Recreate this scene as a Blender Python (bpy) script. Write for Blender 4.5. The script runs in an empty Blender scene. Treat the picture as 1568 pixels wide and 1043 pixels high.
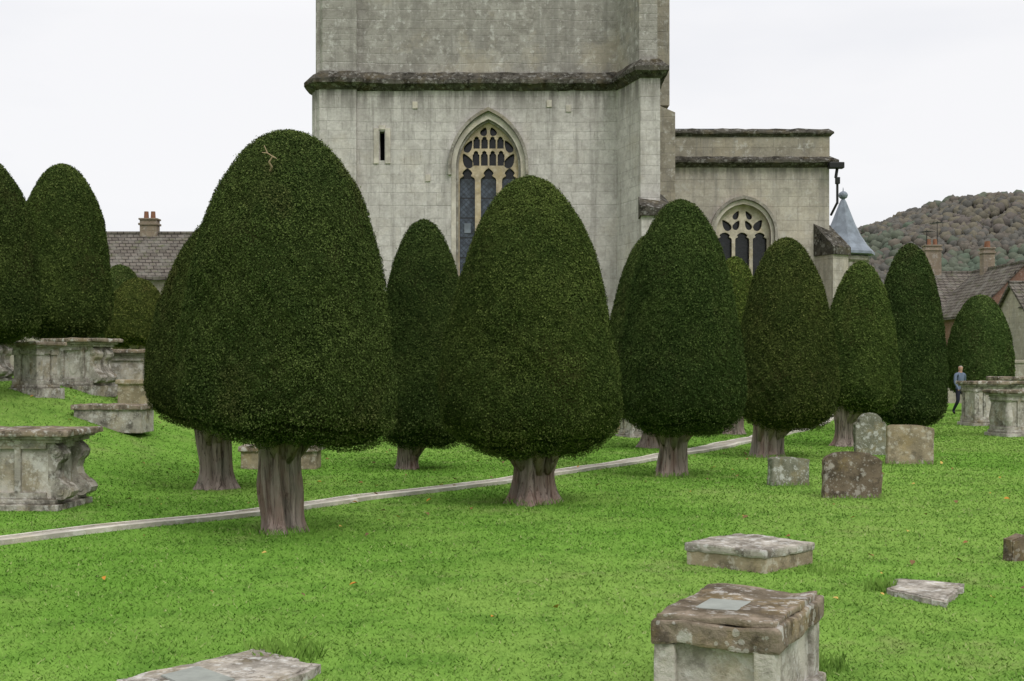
import bpy, bmesh, math, random
import numpy as np
from mathutils import Vector, Matrix, noise as mnoise
random.seed(7); rng=np.random.default_rng(7)
scene=bpy.context.scene
COL=scene.collection
def link(o,parent=None):
    COL.objects.link(o)
    if parent is not None: o.parent=parent
    return o
def empty(name,loc=(0,0,0),rz=0):
    e=bpy.data.objects.new(name,None); e.location=loc; e.rotation_euler=(0,0,rz); e.empty_display_size=.3
    return link(e)
def sm(t):
    t=min(1,max(0,t)); return t*t*(3-2*t)
def gz(x,y): return 1.3*sm((-x-4)/5)*sm((y-15)/8)
def gz_np(x,y):
    a=np.clip((-x-4)/5,0,1); b=np.clip((y-15)/8,0,1)
    return 1.3*a*a*(3-2*a)*b*b*(3-2*b)

# ---------------------------------------------------------------- materials
class NT:
    def __init__(s,name):
        s.m=bpy.data.materials.new(name); s.m.use_nodes=True; s.t=s.m.node_tree; s.n=s.t.nodes; s.l=s.t.links
        s.p=s.n['Principled BSDF']; s.p.inputs['Specular IOR Level'].default_value=.2
        s.tc=s.n.new('ShaderNodeTexCoord'); s.co=s.tc.outputs['Object']
    def new(s,t,**k):
        n=s.n.new(t)
        for a,b in k.items(): setattr(n,a,b)
        return n
    def setin(s,i,v):
        if isinstance(v,bpy.types.NodeSocket): s.l.new(v,i)
        elif isinstance(v,(tuple,list)) and len(v)==3 and i.type=='RGBA': i.default_value=(*v,1)
        else: i.default_value=v
    def math(s,op,a,b=0,clamp=False):
        n=s.new('ShaderNodeMath',operation=op); n.use_clamp=clamp
        s.setin(n.inputs[0],a); s.setin(n.inputs[1],b); return n.outputs[0]
    def mix(s,f,a,b,blend='MIX'):
        n=s.new('ShaderNodeMix',data_type='RGBA',blend_type=blend)
        s.setin(n.inputs[0],f); s.setin(n.inputs[6],a); s.setin(n.inputs[7],b); return n.outputs[2]
    def ramp(s,v,lo,hi,a=0,b=1):
        n=s.new('ShaderNodeMapRange'); n.interpolation_type='SMOOTHSTEP'
        s.setin(n.inputs[0],v); n.inputs[1].default_value=lo; n.inputs[2].default_value=hi
        n.inputs[3].default_value=a; n.inputs[4].default_value=b; return n.outputs[0]
    def mapv(s,scale=(1,1,1),loc=(0,0,0),src=None):
        n=s.new('ShaderNodeMapping'); s.l.new(src or s.co,n.inputs[0]); n.inputs['Scale'].default_value=scale; n.inputs['Location'].default_value=loc
        return n.outputs[0]
    def noise(s,scale,detail=4,rough=.55,vec=None,dist=0):
        n=s.new('ShaderNodeTexNoise'); n.inputs['Scale'].default_value=scale; n.inputs['Detail'].default_value=detail
        n.inputs['Roughness'].default_value=rough; n.inputs['Distortion'].default_value=dist
        s.l.new(vec or s.co,n.inputs['Vector']); return n.outputs['Fac']
    def bump(s,h,strength=.5,dist=.02,nrm=None):
        n=s.new('ShaderNodeBump'); n.inputs['Strength'].default_value=strength; n.inputs['Distance'].default_value=dist
        s.setin(n.inputs['Height'],h)
        if nrm: s.l.new(nrm,n.inputs['Normal'])
        return n.outputs[0]
    def out(s,col,rough=.9,nrm=None):
        if rough>=.65 and s.p.inputs['Metallic'].default_value==0:
            d=s.new('ShaderNodeBsdfDiffuse'); s.setin(d.inputs['Color'],col)
            if nrm: s.l.new(nrm,d.inputs['Normal'])
            s.l.new(d.outputs[0],s.n['Material Output'].inputs['Surface']); s.n.remove(s.p); return s.m
        s.setin(s.p.inputs['Base Color'],col); s.setin(s.p.inputs['Roughness'],rough)
        if nrm: s.l.new(nrm,s.p.inputs['Normal'])
        return s.m
    def objrand(s):
        oi=s.new('ShaderNodeObjectInfo'); cm=s.new('ShaderNodeCombineXYZ')
        v=s.math('MULTIPLY',oi.outputs['Random'],37.0)
        for i in range(3): s.l.new(v,cm.inputs[i])
        a=s.new('ShaderNodeVectorMath',operation='ADD'); s.l.new(s.co,a.inputs[0]); s.l.new(cm.outputs[0],a.inputs[1]); s.co=a.outputs[0]
        return oi

def masonry(name,c1,c2,mortar,bw=.62,rh=.3,msize=.012,dark=.5,lich=.5,warp=.03,seed=0,bands=(),mott=.3,og=.3,even=.3):
    s=NT(name)
    sp=s.new('ShaderNodeSeparateXYZ'); s.l.new(s.co,sp.inputs[0])
    nx=s.noise(.9,3,vec=s.mapv((1,1,1),(seed,3,1)))
    nz=s.noise(.7,2,vec=s.mapv((1,1,1),(9,seed,5)))
    xx=s.math('ADD',sp.outputs[0],sp.outputs[1]); xx=s.math('ADD',xx,s.math('MULTIPLY',nx,warp*9))
    zz=s.math('ADD',sp.outputs[2],s.math('MULTIPLY',nz,warp*2.5))
    zz=s.math('ADD',zz,s.math('MULTIPLY',s.math('SINE',s.math('MULTIPLY',sp.outputs[2],4.3)),.07))
    cm=s.new('ShaderNodeCombineXYZ'); s.l.new(xx,cm.inputs[0]); s.l.new(zz,cm.inputs[1])
    b=s.new('ShaderNodeTexBrick'); s.l.new(cm.outputs[0],b.inputs['Vector'])
    b.offset=.43; b.squash=.66; b.squash_frequency=3; b.offset_frequency=2
    b.inputs['Scale'].default_value=1; b.inputs['Brick Width'].default_value=bw; b.inputs['Row Height'].default_value=rh
    b.inputs['Mortar Size'].default_value=msize; b.inputs['Mortar Smooth'].default_value=.7; b.inputs['Bias'].default_value=-.1
    s.setin(b.inputs['Color1'],c1); s.setin(b.inputs['Color2'],c2)
    mm=s.mix(s.ramp(s.noise(1.7,5,.65,s.mapv((1,1,1),(2,5,seed))),.42,.64),mortar,tuple((p+q)/2 for p,q in zip(c1,c2))); s.setin(b.inputs['Mortar'],mm)
    avg=tuple((p+q)/2 for p,q in zip(c1,c2))
    col=s.mix(s.ramp(s.noise(.8,5,.65,s.mapv((1,1,1),(seed,9,3))),.35,.6,0,even),b.outputs['Color'],avg)
    g=s.ramp(s.noise(1.1,6,.65,s.mapv((1,1,1),(seed,0,0))),.38,.62)
    col=s.mix(s.math('MULTIPLY',g,.5),col,(c1[0]*.68,c1[1]*.67,c1[2]*.665))
    mo=s.ramp(s.noise(3.2,8,.75,s.mapv((1,1,1),(seed,4,7))),.45,.61,0,mott); col=s.mix(mo,col,(c2[0]*.52,c2[1]*.50,c2[2]*.49))
    l=s.ramp(s.noise(4.2,8,.75),.53,.64); col=s.mix(s.math('MULTIPLY',l,lich),col,(.63,.61,.58))
    st=s.ramp(s.noise(1.0,7,.7,s.mapv((2.6,2.6,.16),(seed,1,2))),.49,.65)
    col=s.mix(s.math('MULTIPLY',st,dark),col,(.20,.185,.17))
    o_=s.ramp(s.noise(.45,6,.68,s.mapv((1,1,1),(4,seed,8))),.52,.66); col=s.mix(s.math('MULTIPLY',o_,og),col,(.50,.42,.30))
    for z0,z1,amt in bands:   # weathering concentrated under a ledge
        m=s.ramp(sp.outputs[2],z0,z1); nn=s.ramp(s.noise(1.5,6,.7,s.mapv((2.5,2.5,.22))),.35,.60)
        col=s.mix(s.math('MULTIPLY',s.math('MULTIPLY',m,nn),amt),col,(.11,.10,.09))
    f=s.noise(14,5,.75); col=s.mix(s.ramp(f,.35,.65,0,.25),col,(.17,.155,.14))
    h=s.math('ADD',s.math('MULTIPLY',b.outputs['Fac'],-.6),s.math('MULTIPLY',f,.8))
    return s.out(col,.95,s.bump(h,.6,.03))

def oldstone(name,base,dark=(.05,.045,.035),pale=(.5,.5,.45),da=.8,pa=.6,topmoss=0.,sc=1.,yel=.25):
    s=NT(name); s.objrand()
    n1=s.noise(3*sc,6,.65); col=s.mix(s.ramp(n1,.35,.65),base,tuple(c*.64 for c in base))
    n2=s.noise(4.5*sc,8,.74,s.mapv((1,1,1),(5,3,1))); col=s.mix(s.ramp(n2,.47,.63,0,da),col,dark)
    n4=s.noise(2.2*sc,5,.7,s.mapv((1,1,1),(1,8,1))); col=s.mix(s.ramp(n4,.5,.66,0,yel),col,(.36,.26,.09))
    v=s.new('ShaderNodeTexVoronoi'); v.inputs['Scale'].default_value=9*sc; s.l.new(s.co,v.inputs['Vector'])
    n3=s.noise(7*sc,6,.75,s.mapv((1,1,1),(2,9,4)))
    q=s.math('ADD',s.math('MULTIPLY',v.outputs['Distance'],-.35),n3)
    col=s.mix(s.ramp(q,.38,.47,0,pa),col,pale)
    v2=s.new('ShaderNodeTexVoronoi'); v2.inputs['Scale'].default_value=24*sc; s.l.new(s.co,v2.inputs['Vector'])
    q2=s.math('ADD',s.math('MULTIPLY',v2.outputs['Distance'],-.5),s.noise(5*sc,5,.7,s.mapv((1,1,1),(6,1,9))))
    col=s.mix(s.ramp(q2,.38,.42,0,pa*.6),col,tuple(x*1.03 for x in pale))
    if topmoss:
        ge=s.new('ShaderNodeNewGeometry'); sp=s.new('ShaderNodeSeparateXYZ'); s.l.new(ge.outputs['Normal'],sp.inputs[0])
        m=s.math('MULTIPLY',s.ramp(sp.outputs[2],.3,.9),s.ramp(s.noise(6*sc,6,.72),.38,.56,0,topmoss)); col=s.mix(m,col,(.085,.07,.045))
    f=s.noise(60*sc,4,.7)
    h=s.math('ADD',s.math('MULTIPLY',f,.5),n2)
    return s.out(col,.95,s.bump(h,.9,.018))

M={}
M['tower_low']=masonry('ashlar_limestone_lower',(.60,.565,.53),(.48,.45,.42),(.34,.32,.295),.70,.33,.010,.5,.4,.03,0,bands=[(8.9,10.3,.9)],mott=.36,og=.18)
M['tower_up']=masonry('rubble_limestone_upper',(.39,.365,.335),(.29,.268,.242),(.46,.43,.395),.46,.23,.013,.6,.55,.06,6,mott=.55,og=.32)
M['aisle']=masonry('ashlar_aisle',(.52,.47,.40),(.42,.385,.325),(.31,.285,.24),.7,.34,.009,.5,.3,.02,3,bands=[(7.3,8.3,.85)],mott=.36,og=.3)
M['parapet']=masonry('parapet_stone',(.36,.32,.26),(.28,.25,.20),(.2,.18,.15),.8,.4,.012,.65,.5,.02,11,mott=.5)
M['string']=oldstone('string_course_stone',(.09,.082,.068),(.02,.018,.015),(.38,.37,.34),.95,.32,0,.7,.08)
M['dress']=oldstone('dressed_stone',(.56,.51,.44),(.2,.18,.15),(.58,.55,.5),.3,.3,0,.5,.15)
M['trac']=oldstone('tracery_stone',(.50,.41,.29),(.22,.17,.11),(.56,.5,.4),.45,.3,0,.8,.25)
M['trac2']=oldstone('tracery_stone_pale',(.54,.48,.38),(.2,.17,.12),(.58,.53,.46),.4,.3,0,.8,.25)
M['dressdark']=oldstone('hood_stone',(.34,.31,.27),(.09,.08,.07),(.5,.48,.42),.6,.4,0,.6,.15)
M['tomb']=oldstone('tomb_limestone',(.40,.37,.315),(.065,.057,.046),(.58,.56,.52),.78,.52,.8,1.)
M['tombpale']=oldstone('tomb_limestone_pale',(.50,.465,.405),(.12,.108,.085),(.62,.60,.56),.66,.5,.45,.9)
M['lid']=oldstone('tomb_lid_stone',(.27,.22,.165),(.05,.04,.032),(.60,.59,.55),.82,.55,.5,1.)
M['slab']=oldstone('ledger_stone',(.43,.395,.34),(.08,.067,.052),(.62,.61,.57),.74,.64,.35,1.2,.2)
M['headdark']=oldstone('headstone_dark',(.19,.148,.105),(.045,.037,.028),(.50,.47,.42),.75,.48,.3,1.2)
M['headgreen']=oldstone('headstone_green',(.25,.245,.185),(.08,.083,.052),(.54,.54,.5),.6,.65,.35,1.2)
M['headtan']=oldstone('headstone_tan',(.35,.29,.195),(.09,.077,.057),(.54,.51,.43),.65,.45,.25,1.)
def simple(name,c,r=.6,var=.3,sc=6,metal=0,spec=None):
    s=NT(name); n=s.noise(sc,5,.65); col=s.mix(s.ramp(n,.3,.7,0,var),c,tuple(x*.4 for x in c))
    s.p.inputs['Metallic'].default_value=metal
    if spec is not None: s.p.inputs['Specular IOR Level'].default_value=spec
    return s.out(col,r,s.bump(n,.2,.01))
M['void']=simple('dark_interior',(.008,.008,.009),.9)
M['lead']=simple('lead_roof',(.22,.25,.29),.5,.6,3)
M['iron']=simple('iron_pipe',(.02,.02,.02),.5)
M['plate']=simple('slate_plaque',(.26,.275,.24),.45,.5,9,0,.4)
M['white']=simple('white_paint',(.7,.7,.68),.6,.1)
M['pot']=simple('terracotta',(.24,.12,.075),.8)
M['twig']=simple('dead_twig',(.33,.25,.16),.9)
M['brick']=masonry('red_brick',(.27,.15,.10),(.21,.115,.08),(.3,.25,.2),.23,.075,.008,.4,.2,.0,2)
M['housewall']=masonry('house_stone',(.43,.39,.32),(.34,.31,.25),(.27,.25,.2),.5,.2,.012,.35,.4,.02,8)
M['chimney']=masonry('chimney_stone',(.29,.23,.17),(.23,.18,.13),(.2,.18,.14),.4,.2,.012,.5,.3,.01,8)
def rooftile():
    s=NT('stone_roof_tiles'); sp=s.new('ShaderNodeSeparateXYZ'); s.l.new(s.co,sp.inputs[0])
    cm=s.new('ShaderNodeCombineXYZ'); s.l.new(s.math('ADD',sp.outputs[0],s.math('MULTIPLY',sp.outputs[1],.4)),cm.inputs[0]); s.l.new(sp.outputs[2],cm.inputs[1])
    b=s.new('ShaderNodeTexBrick'); s.l.new(cm.outputs[0],b.inputs['Vector']); b.inputs['Scale'].default_value=1
    b.inputs['Brick Width'].default_value=.3; b.inputs['Row Height'].default_value=.17; b.inputs['Mortar Size'].default_value=.018
    s.setin(b.inputs['Color1'],(.15,.132,.112)); s.setin(b.inputs['Color2'],(.10,.088,.074)); s.setin(b.inputs['Mortar'],(.035,.03,.027))
    col=s.mix(s.ramp(s.noise(1.5,6,.7),.45,.65,0,.6),b.outputs['Color'],(.19,.18,.155))
    col=s.mix(s.ramp(s.noise(2.4,6,.7,s.mapv((1,1,1),(7,1,1))),.52,.7,0,.7),col,(.07,.085,.03))
    return s.out(col,.9,s.bump(b.outputs['Fac'],.8,.04))
M['roof']=rooftile()
def glassmat(name,c,lw=.05,cell=.16):
    s=NT(name); sp=s.new('ShaderNodeSeparateXYZ'); s.l.new(s.co,sp.inputs[0])
    a=s.math('ADD',sp.outputs[0],sp.outputs[2]); b=s.math('SUBTRACT',sp.outputs[0],sp.outputs[2])
    la=s.math('LESS_THAN',s.math('FRACT',s.math('DIVIDE',a,cell)),.10); lb=s.math('LESS_THAN',s.math('FRACT',s.math('DIVIDE',b,cell)),.10)
    bar=s.math('LESS_THAN',s.math('FRACT',s.math('DIVIDE',sp.outputs[2],.62)),.06)
    f=s.math('MAXIMUM',s.math('MAXIMUM',la,lb),bar)
    n=s.noise(6,3); cc=s.mix(s.ramp(n,.35,.65),c,tuple(x*.45 for x in c))
    s.p.inputs['Specular IOR Level'].default_value=.4
    return s.out(s.mix(f,cc,(.012,.012,.012)),.22,s.bump(n,.3,.02))
M['glass']=glassmat('leaded_glass_blue',(.075,.095,.125))
M['glassd']=glassmat('leaded_glass_dark',(.012,.014,.016))

def leafmat(name,a,b,brown,tip,core=False):
    s=NT(name); oi=s.objrand()
    n=s.noise(1.7,6,.7); col=s.mix(s.ramp(n,.38,.62),a,b)
    n3=s.noise(9,4,.7,s.mapv((1,1,1),(1,9,2))); col=s.mix(s.ramp(n3,.45,.63,0,.55),col,tuple(x*.4 for x in a))
    n2=s.noise(1.3,6,.7,s.mapv((1,1,.7),(3,7,1))); col=s.mix(s.ramp(n2,.54,.67,0,.5),col,brown)
    col=s.mix(1.,col,oi.outputs['Color'],'MULTIPLY')
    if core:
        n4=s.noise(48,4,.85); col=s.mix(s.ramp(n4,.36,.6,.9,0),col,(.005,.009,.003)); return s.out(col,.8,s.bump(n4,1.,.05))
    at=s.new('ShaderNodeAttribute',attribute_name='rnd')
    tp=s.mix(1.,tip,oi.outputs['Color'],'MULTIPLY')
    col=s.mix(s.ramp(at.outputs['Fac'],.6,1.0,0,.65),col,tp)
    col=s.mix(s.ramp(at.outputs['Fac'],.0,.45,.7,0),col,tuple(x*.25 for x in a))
    return s.out(col,.7)
YC=((.044,.069,.019),(.078,.108,.029),(.08,.073,.029),(.15,.178,.058))
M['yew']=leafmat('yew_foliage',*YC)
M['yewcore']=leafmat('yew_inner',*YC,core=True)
def bark():
    s=NT('yew_bark'); s.objrand()
    v=s.mapv((10,10,.8)); n=s.noise(1.6,8,.75,v,1.2)
    col=s.mix(s.ramp(n,.36,.52),(.085,.062,.052),(.42,.34,.295))
    n2=s.noise(1.2,5,.6,s.mapv((3,3,.7),(3,1,8))); col=s.mix(s.ramp(n2,.48,.66,0,.42),col,(.35,.19,.145))
    n3=s.noise(3,5,.6,s.mapv((1,1,1),(1,1,3))); col=s.mix(s.ramp(n3,.5,.68,0,.45),col,(.29,.275,.23))
    return s.out(col,.95,s.bump(n,1.,.08))
M['bark']=bark()
def grassmat(name,blade):
    s=NT(name)
    n=s.noise(.55,5,.62); col=s.mix(s.ramp(n,.35,.65),(.108,.225,.032),(.15,.285,.046))
    n1=s.noise(.16,6,.68,s.mapv((1,1,1),(4,4,4))); col=s.mix(s.ramp(n1,.44,.6,0,.65),col,(.20,.305,.068))
    n2=s.noise(1.9,7,.76); col=s.mix(s.ramp(n2,.46,.64,0,.6),col,(.066,.15,.022))
    n5=s.noise(.8,7,.78,s.mapv((1,1,1),(8,2,4))); col=s.mix(s.ramp(n5,.54,.68,0,.45),col,(.22,.24,.095))
    if blade:
        at=s.new('ShaderNodeAttribute',attribute_name='rnd')
        col=s.mix(s.ramp(at.outputs['Fac'],.5,1,0,.3),col,(.25,.36,.105))
        col=s.mix(s.ramp(at.outputs['Fac'],.95,.96,0,.5),col,(.34,.31,.17))
        return s.out(col,.75)
    n4=s.noise(25,5,.8); col=s.mix(s.ramp(n4,.4,.65,0,.25),col,(.07,.14,.02))
    return s.out(col,.95,s.bump(n4,.5,.03))
M['ground']=grassmat('lawn_ground',False); M['blade']=grassmat('grass_blades',True)
def attrcol(name,rough=.8):
    s=NT(name); a=s.new('ShaderNodeAttribute',attribute_name='colr'); return s,a.outputs['Color']
s_,c_=attrcol('fallen_leaf'); M['fleaf']=s_.out(c_,.7)
s_,c_=attrcol('hill_trees'); n_=s_.noise(.7,5,.75); M['hilltree']=s_.out(s_.mix(s_.ramp(n_,.4,.62,0,.35),c_,(.055,.06,.055)),1.)
def pathmat():
    s=NT('path_gravel'); n=s.noise(18,5,.75); col=s.mix(s.ramp(n,.35,.65),(.38,.355,.30),(.27,.25,.21))
    col=s.mix(s.ramp(s.noise(2.5,5,.65),.48,.68,0,.8),col,(.2,.17,.1)); return s.out(col,.95,s.bump(n,.4,.01))
M['path']=pathmat()
M['kerb']=oldstone('path_edging_stone',(.58,.54,.46),(.24,.21,.14),(.68,.66,.6),.35,.5,0,.6,.15)
def hillmat():
    s=NT('hill_ground'); n=s.noise(.03,5,.6); col=s.mix(s.ramp(n,.4,.6),(.075,.085,.055),(.15,.16,.095)); return s.out(col,1.)
M['hill']=hillmat()

# ---------------------------------------------------------------- mesh builders
class B:
    def __init__(s): s.v=[];s.f=[];s.m=[]
    def addbm(s,bm,mat,Mx=None):
        if Mx is not None: bmesh.ops.transform(bm,matrix=Mx,verts=bm.verts)
        o=len(s.v); bm.verts.index_update()
        s.v+=[tuple(v.co) for v in bm.verts]
        for f in bm.faces: s.f.append([o+v.index for v in f.verts]); s.m.append(mat)
        bm.free()
    def box(s,cx,cy,z0,sx,sy,sz,mat=0,bev=.01,rough=0.,cell=.12,rz=0,Mx=None,taper=1.):
        bm=bmesh.new(); bmesh.ops.create_cube(bm,size=1)
        for v in bm.verts:
            t=taper if v.co.z>0 else 1
            v.co=Vector((v.co.x*sx*t,v.co.y*sy*t,(v.co.z+.5)*sz))
        if bev>0: bmesh.ops.bevel(bm,geom=bm.edges[:],offset=min(bev,sx*.3,sy*.3,sz*.3),segments=2,affect='EDGES',profile=.6)
        if rough>0:
            for ax,L,o in ((0,sx,-sx/2),(1,sy,-sy/2),(2,sz,0)):
                n=int(L/cell)
                for i in range(1,n):
                    co=[0,0,0]; no=[0,0,0]; co[ax]=o+L*i/n; no[ax]=1
                    bmesh.ops.bisect_plane(bm,geom=bm.verts[:]+bm.edges[:]+bm.faces[:],plane_co=co,plane_no=no)
            off=Vector((random.random()*50,random.random()*50,0))
            for v in bm.verts:
                v.co+=mnoise.noise_vector(v.co*4+off)*rough+mnoise.noise_vector(v.co*13+off)*rough*.6
        m=Matrix.Translation((cx,cy,z0))@Matrix.Rotation(rz,4,'Z')
        s.addbm(bm,mat,(Mx@m) if Mx is not None else m)
    def prism(s,pts,z0,z1,mat=0,bev=0,Mx=None,zs=None,rough=0):
        bm=bmesh.new(); a=[bm.verts.new((p[0],p[1],z0)) for p in pts]
        b=[bm.verts.new((p[0],p[1],z1 if zs is None else zs[i])) for i,p in enumerate(pts)]
        n=len(pts); bm.faces.new(a[::-1]); bm.faces.new(b)
        for i in range(n): bm.faces.new((a[i],a[(i+1)%n],b[(i+1)%n],b[i]))
        bmesh.ops.recalc_face_normals(bm,faces=bm.faces)
        if bev: bmesh.ops.bevel(bm,geom=bm.edges[:],offset=bev,segments=2,affect='EDGES')
        s.addbm(bm,mat,Mx)
    def cyl(s,p0,p1,r0,r1,mat=0,n=12):
        p0=Vector(p0);p1=Vector(p1);d=p1-p0
        bm=bmesh.new(); bmesh.ops.create_cone(bm,cap_ends=True,segments=n,radius1=r0,radius2=max(r1,1e-4),depth=d.length)
        q=d.to_track_quat('Z','Y').to_matrix().to_4x4(); s.addbm(bm,mat,Matrix.Translation((p0+p1)/2)@q)
    def sphere(s,c,r,mat=0,sc=(1,1,1),n=2):
        bm=bmesh.new(); bmesh.ops.create_icosphere(bm,subdivisions=n,radius=r)
        s.addbm(bm,mat,Matrix.Translation(c)@Matrix.Diagonal((*sc,1)))
    def lathe(s,prof,c=(0,0,0),mat=0,n=24,fn=None,cfn=None):
        o=len(s.v)
        for (r,z) in prof:
            ox,oy=cfn(z) if cfn else (0,0)
            for i in range(n):
                a=2*math.pi*i/n; rr=r*(fn(a,z) if fn else 1); s.v.append((c[0]+ox+rr*math.cos(a),c[1]+oy+rr*math.sin(a),c[2]+z))
        for j in range(len(prof)-1):
            for i in range(n):
                k=(i+1)%n; s.f.append([o+j*n+i,o+j*n+k,o+(j+1)*n+k,o+(j+1)*n+i]); s.m.append(mat)
    def build(s,name,mats,loc=(0,0,0),rz=0,parent=None,smooth=False,rot=None):
        me=bpy.data.meshes.new(name); me.from_pydata(s.v,[],s.f)
        for m in mats: me.materials.append(M[m])
        me.polygons.foreach_set('material_index',s.m)
        if smooth: me.polygons.foreach_set('use_smooth',[True]*len(s.f))
        me.update(); o=bpy.data.objects.new(name,me); o.location=loc; o.rotation_euler=rot if rot else (0,0,rz)
        return link(o,parent)
def npmesh(name,v,f,mat,rnd=None,colr=None,loc=(0,0,0),parent=None,smooth=False):
    me=bpy.data.meshes.new(name); n,k=f.shape
    me.vertices.add(len(v)); me.vertices.foreach_set('co',v.astype(np.float32).ravel())
    me.loops.add(n*k); me.loops.foreach_set('vertex_index',f.astype(np.int32).ravel())
    me.polygons.add(n); me.polygons.foreach_set('loop_start',np.arange(0,n*k,k,dtype=np.int32))
    if smooth: me.polygons.foreach_set('use_smooth',np.ones(n,bool))
    me.update(calc_edges=True)
    if rnd is not None: me.attributes.new('rnd','FLOAT','FACE').data.foreach_set('value',rnd.astype(np.float32))
    if colr is not None: me.attributes.new('colr','FLOAT_COLOR','FACE').data.foreach_set('color',colr.astype(np.float32).ravel())
    me.materials.append(M[mat]); o=bpy.data.objects.new(name,me); o.location=loc
    return link(o,parent)
def sheet(name,polys,y0,y1,mat,parent):
    """2-D outline (x,z) with holes, given real thickness from y0 to y1"""
    cu=bpy.data.curves.new(name,'CURVE'); cu.dimensions='2D'; cu.fill_mode='BOTH'; cu.extrude=(y1-y0)/2
    for P in polys:
        sp=cu.splines.new('POLY'); sp.points.add(len(P)-1); sp.use_cyclic_u=True
        for i,p in enumerate(P): sp.points[i].co=(p[0],p[1],0,1)
    t=bpy.data.objects.new(name,cu); COL.objects.link(t); dg=bpy.context.evaluated_depsgraph_get()
    me=bpy.data.meshes.new_from_object(t.evaluated_get(dg)); bpy.data.objects.remove(t)
    yc=(y0+y1)/2
    for v in me.vertices: v.co=Vector((v.co.x,yc-v.co.z,v.co.y))
    me.materials.clear(); me.materials.append(M[mat])
    me.name=name; o=bpy.data.objects.new(name,me); return link(o,parent)
def arch(cx,a,zs,rise,zb,n=14,cusp=0):
    R=(a*a+rise*rise)/(2*a); P=[(cx-a,zb)]
    L=[]
    for i in range(n+1):
        t=i/n; z=rise*t
        x=math.sqrt(max(0,R*R-z*z))-(R-a)
        x=max(0,x-cusp*math.exp(-((t-.42)/.13)**2)); L.append((x,z))
    P+=[(cx-x,zs+z) for x,z in L[:-1]]+[(cx,zs+rise)]+[(cx+x,zs+z) for x,z in L[:-1][::-1]]+[(cx+a,zb)]
    return P
def leafshape(cx,cz,L,W,ang,n=10):
    P=[]; ca,sa=math.cos(ang),math.sin(ang)
    for i in range(2*n):
        t=2*math.pi*i/(2*n); x=L*math.cos(t)*.5; y=W*.5*math.sin(t)*(1-.45*math.cos(t))
        P.append((cx+x*ca-y*sa,cz+x*sa+y*ca))
    return P

# ---------------------------------------------------------------- world, sun, camera
w=bpy.data.worlds.new('World'); scene.world=w; w.use_nodes=True; nt=w.node_tree; N=nt.nodes; Lk=nt.links
bg=N['Background']; sky=N.new('ShaderNodeTexSky'); sky.sky_type='NISHITA'; sky.sun_disc=False
sky.sun_elevation=math.radians(48); sky.sun_rotation=math.radians(150)
tc=N.new('ShaderNodeTexCoord'); sp=N.new('ShaderNodeSeparateXYZ'); Lk.new(tc.outputs['Generated'],sp.inputs[0])
mp=N.new('ShaderNodeMapping'); mp.inputs['Scale'].default_value=(1,1,3.5); Lk.new(tc.outputs['Generated'],mp.inputs[0])
no=N.new('ShaderNodeTexNoise'); no.inputs['Scale'].default_value=1.6; no.inputs['Detail'].default_value=5; no.inputs['Roughness'].default_value=.5; Lk.new(mp.outputs[0],no.inputs['Vector'])
cr=N.new('ShaderNodeMix'); cr.data_type='RGBA'; cr.inputs[6].default_value=(8.3,8.45,8.9,1); cr.inputs[7].default_value=(9.7,9.65,9.8,1)
mr=N.new('ShaderNodeMapRange'); mr.inputs[1].default_value=.38; mr.inputs[2].default_value=.6; Lk.new(no.outputs['Fac'],mr.inputs[0]); Lk.new(mr.outputs[0],cr.inputs[0])
el=N.new('ShaderNodeMapRange'); el.inputs[1].default_value=.25; el.inputs[2].default_value=1; el.inputs[3].default_value=1; el.inputs[4].default_value=2.1; Lk.new(sp.outputs[2],el.inputs[0])
vm=N.new('ShaderNodeVectorMath'); vm.operation='SCALE'; Lk.new(cr.outputs[2],vm.inputs[0]); Lk.new(el.outputs[0],vm.inputs['Scale'])
mx=N.new('ShaderNodeMix'); mx.data_type='RGBA'; mx.inputs[0].default_value=.94; Lk.new(sky.outputs[0],mx.inputs[6]); Lk.new(vm.outputs[0],mx.inputs[7])
Lk.new(mx.outputs[2],bg.inputs[0]); bg.inputs[1].default_value=.1
sd=bpy.data.lights.new('sun','SUN'); sd.energy=1.5; sd.angle=math.radians(18); sd.color=(1,.975,.95)
so=bpy.data.objects.new('sun',sd); link(so)
az=math.radians(150); elv=math.radians(48)
d=Vector((math.sin(az)*math.cos(elv),math.cos(az)*math.cos(elv),math.sin(elv)))
so.rotation_euler=d.to_track_quat('Z','Y').to_euler(); so.location=(5,-10,20)
cd=bpy.data.cameras.new('camera'); cd.sensor_width=36; cd.lens=45.9; cd.shift_y=.0246; cd.clip_end=5000; cd.clip_start=.1
cam=bpy.data.objects.new('camera',cd); cam.location=(0,0,1.6); cam.rotation_euler=(math.pi/2,0,0); link(cam); scene.camera=cam
scene.view_settings.view_transform='Standard'; scene.view_settings.look='None'; scene.view_settings.exposure=0

# ---------------------------------------------------------------- ground
xs=np.concatenate([[-2500,-1200,-500,-200,-90,-45],np.arange(-25,25.1,.5),[45,90,200,500,1200,2500]])
ys=np.concatenate([[-600,-150,-40,-10],np.arange(0,60.1,.5),[80,150,300,600,1200,3000]])
X,Y=np.meshgrid(xs,ys); Z=gz_np(X,Y); v=np.stack([X.ravel(),Y.ravel(),Z.ravel()],1)
nx=len(xs); ny=len(ys); ii,jj=np.meshgrid(np.arange(nx-1),np.arange(ny-1)); a=(jj*nx+ii).ravel()
npmesh('ground',v,np.stack([a,a+1,a+nx+1,a+nx],1),'ground',smooth=True)

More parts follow.
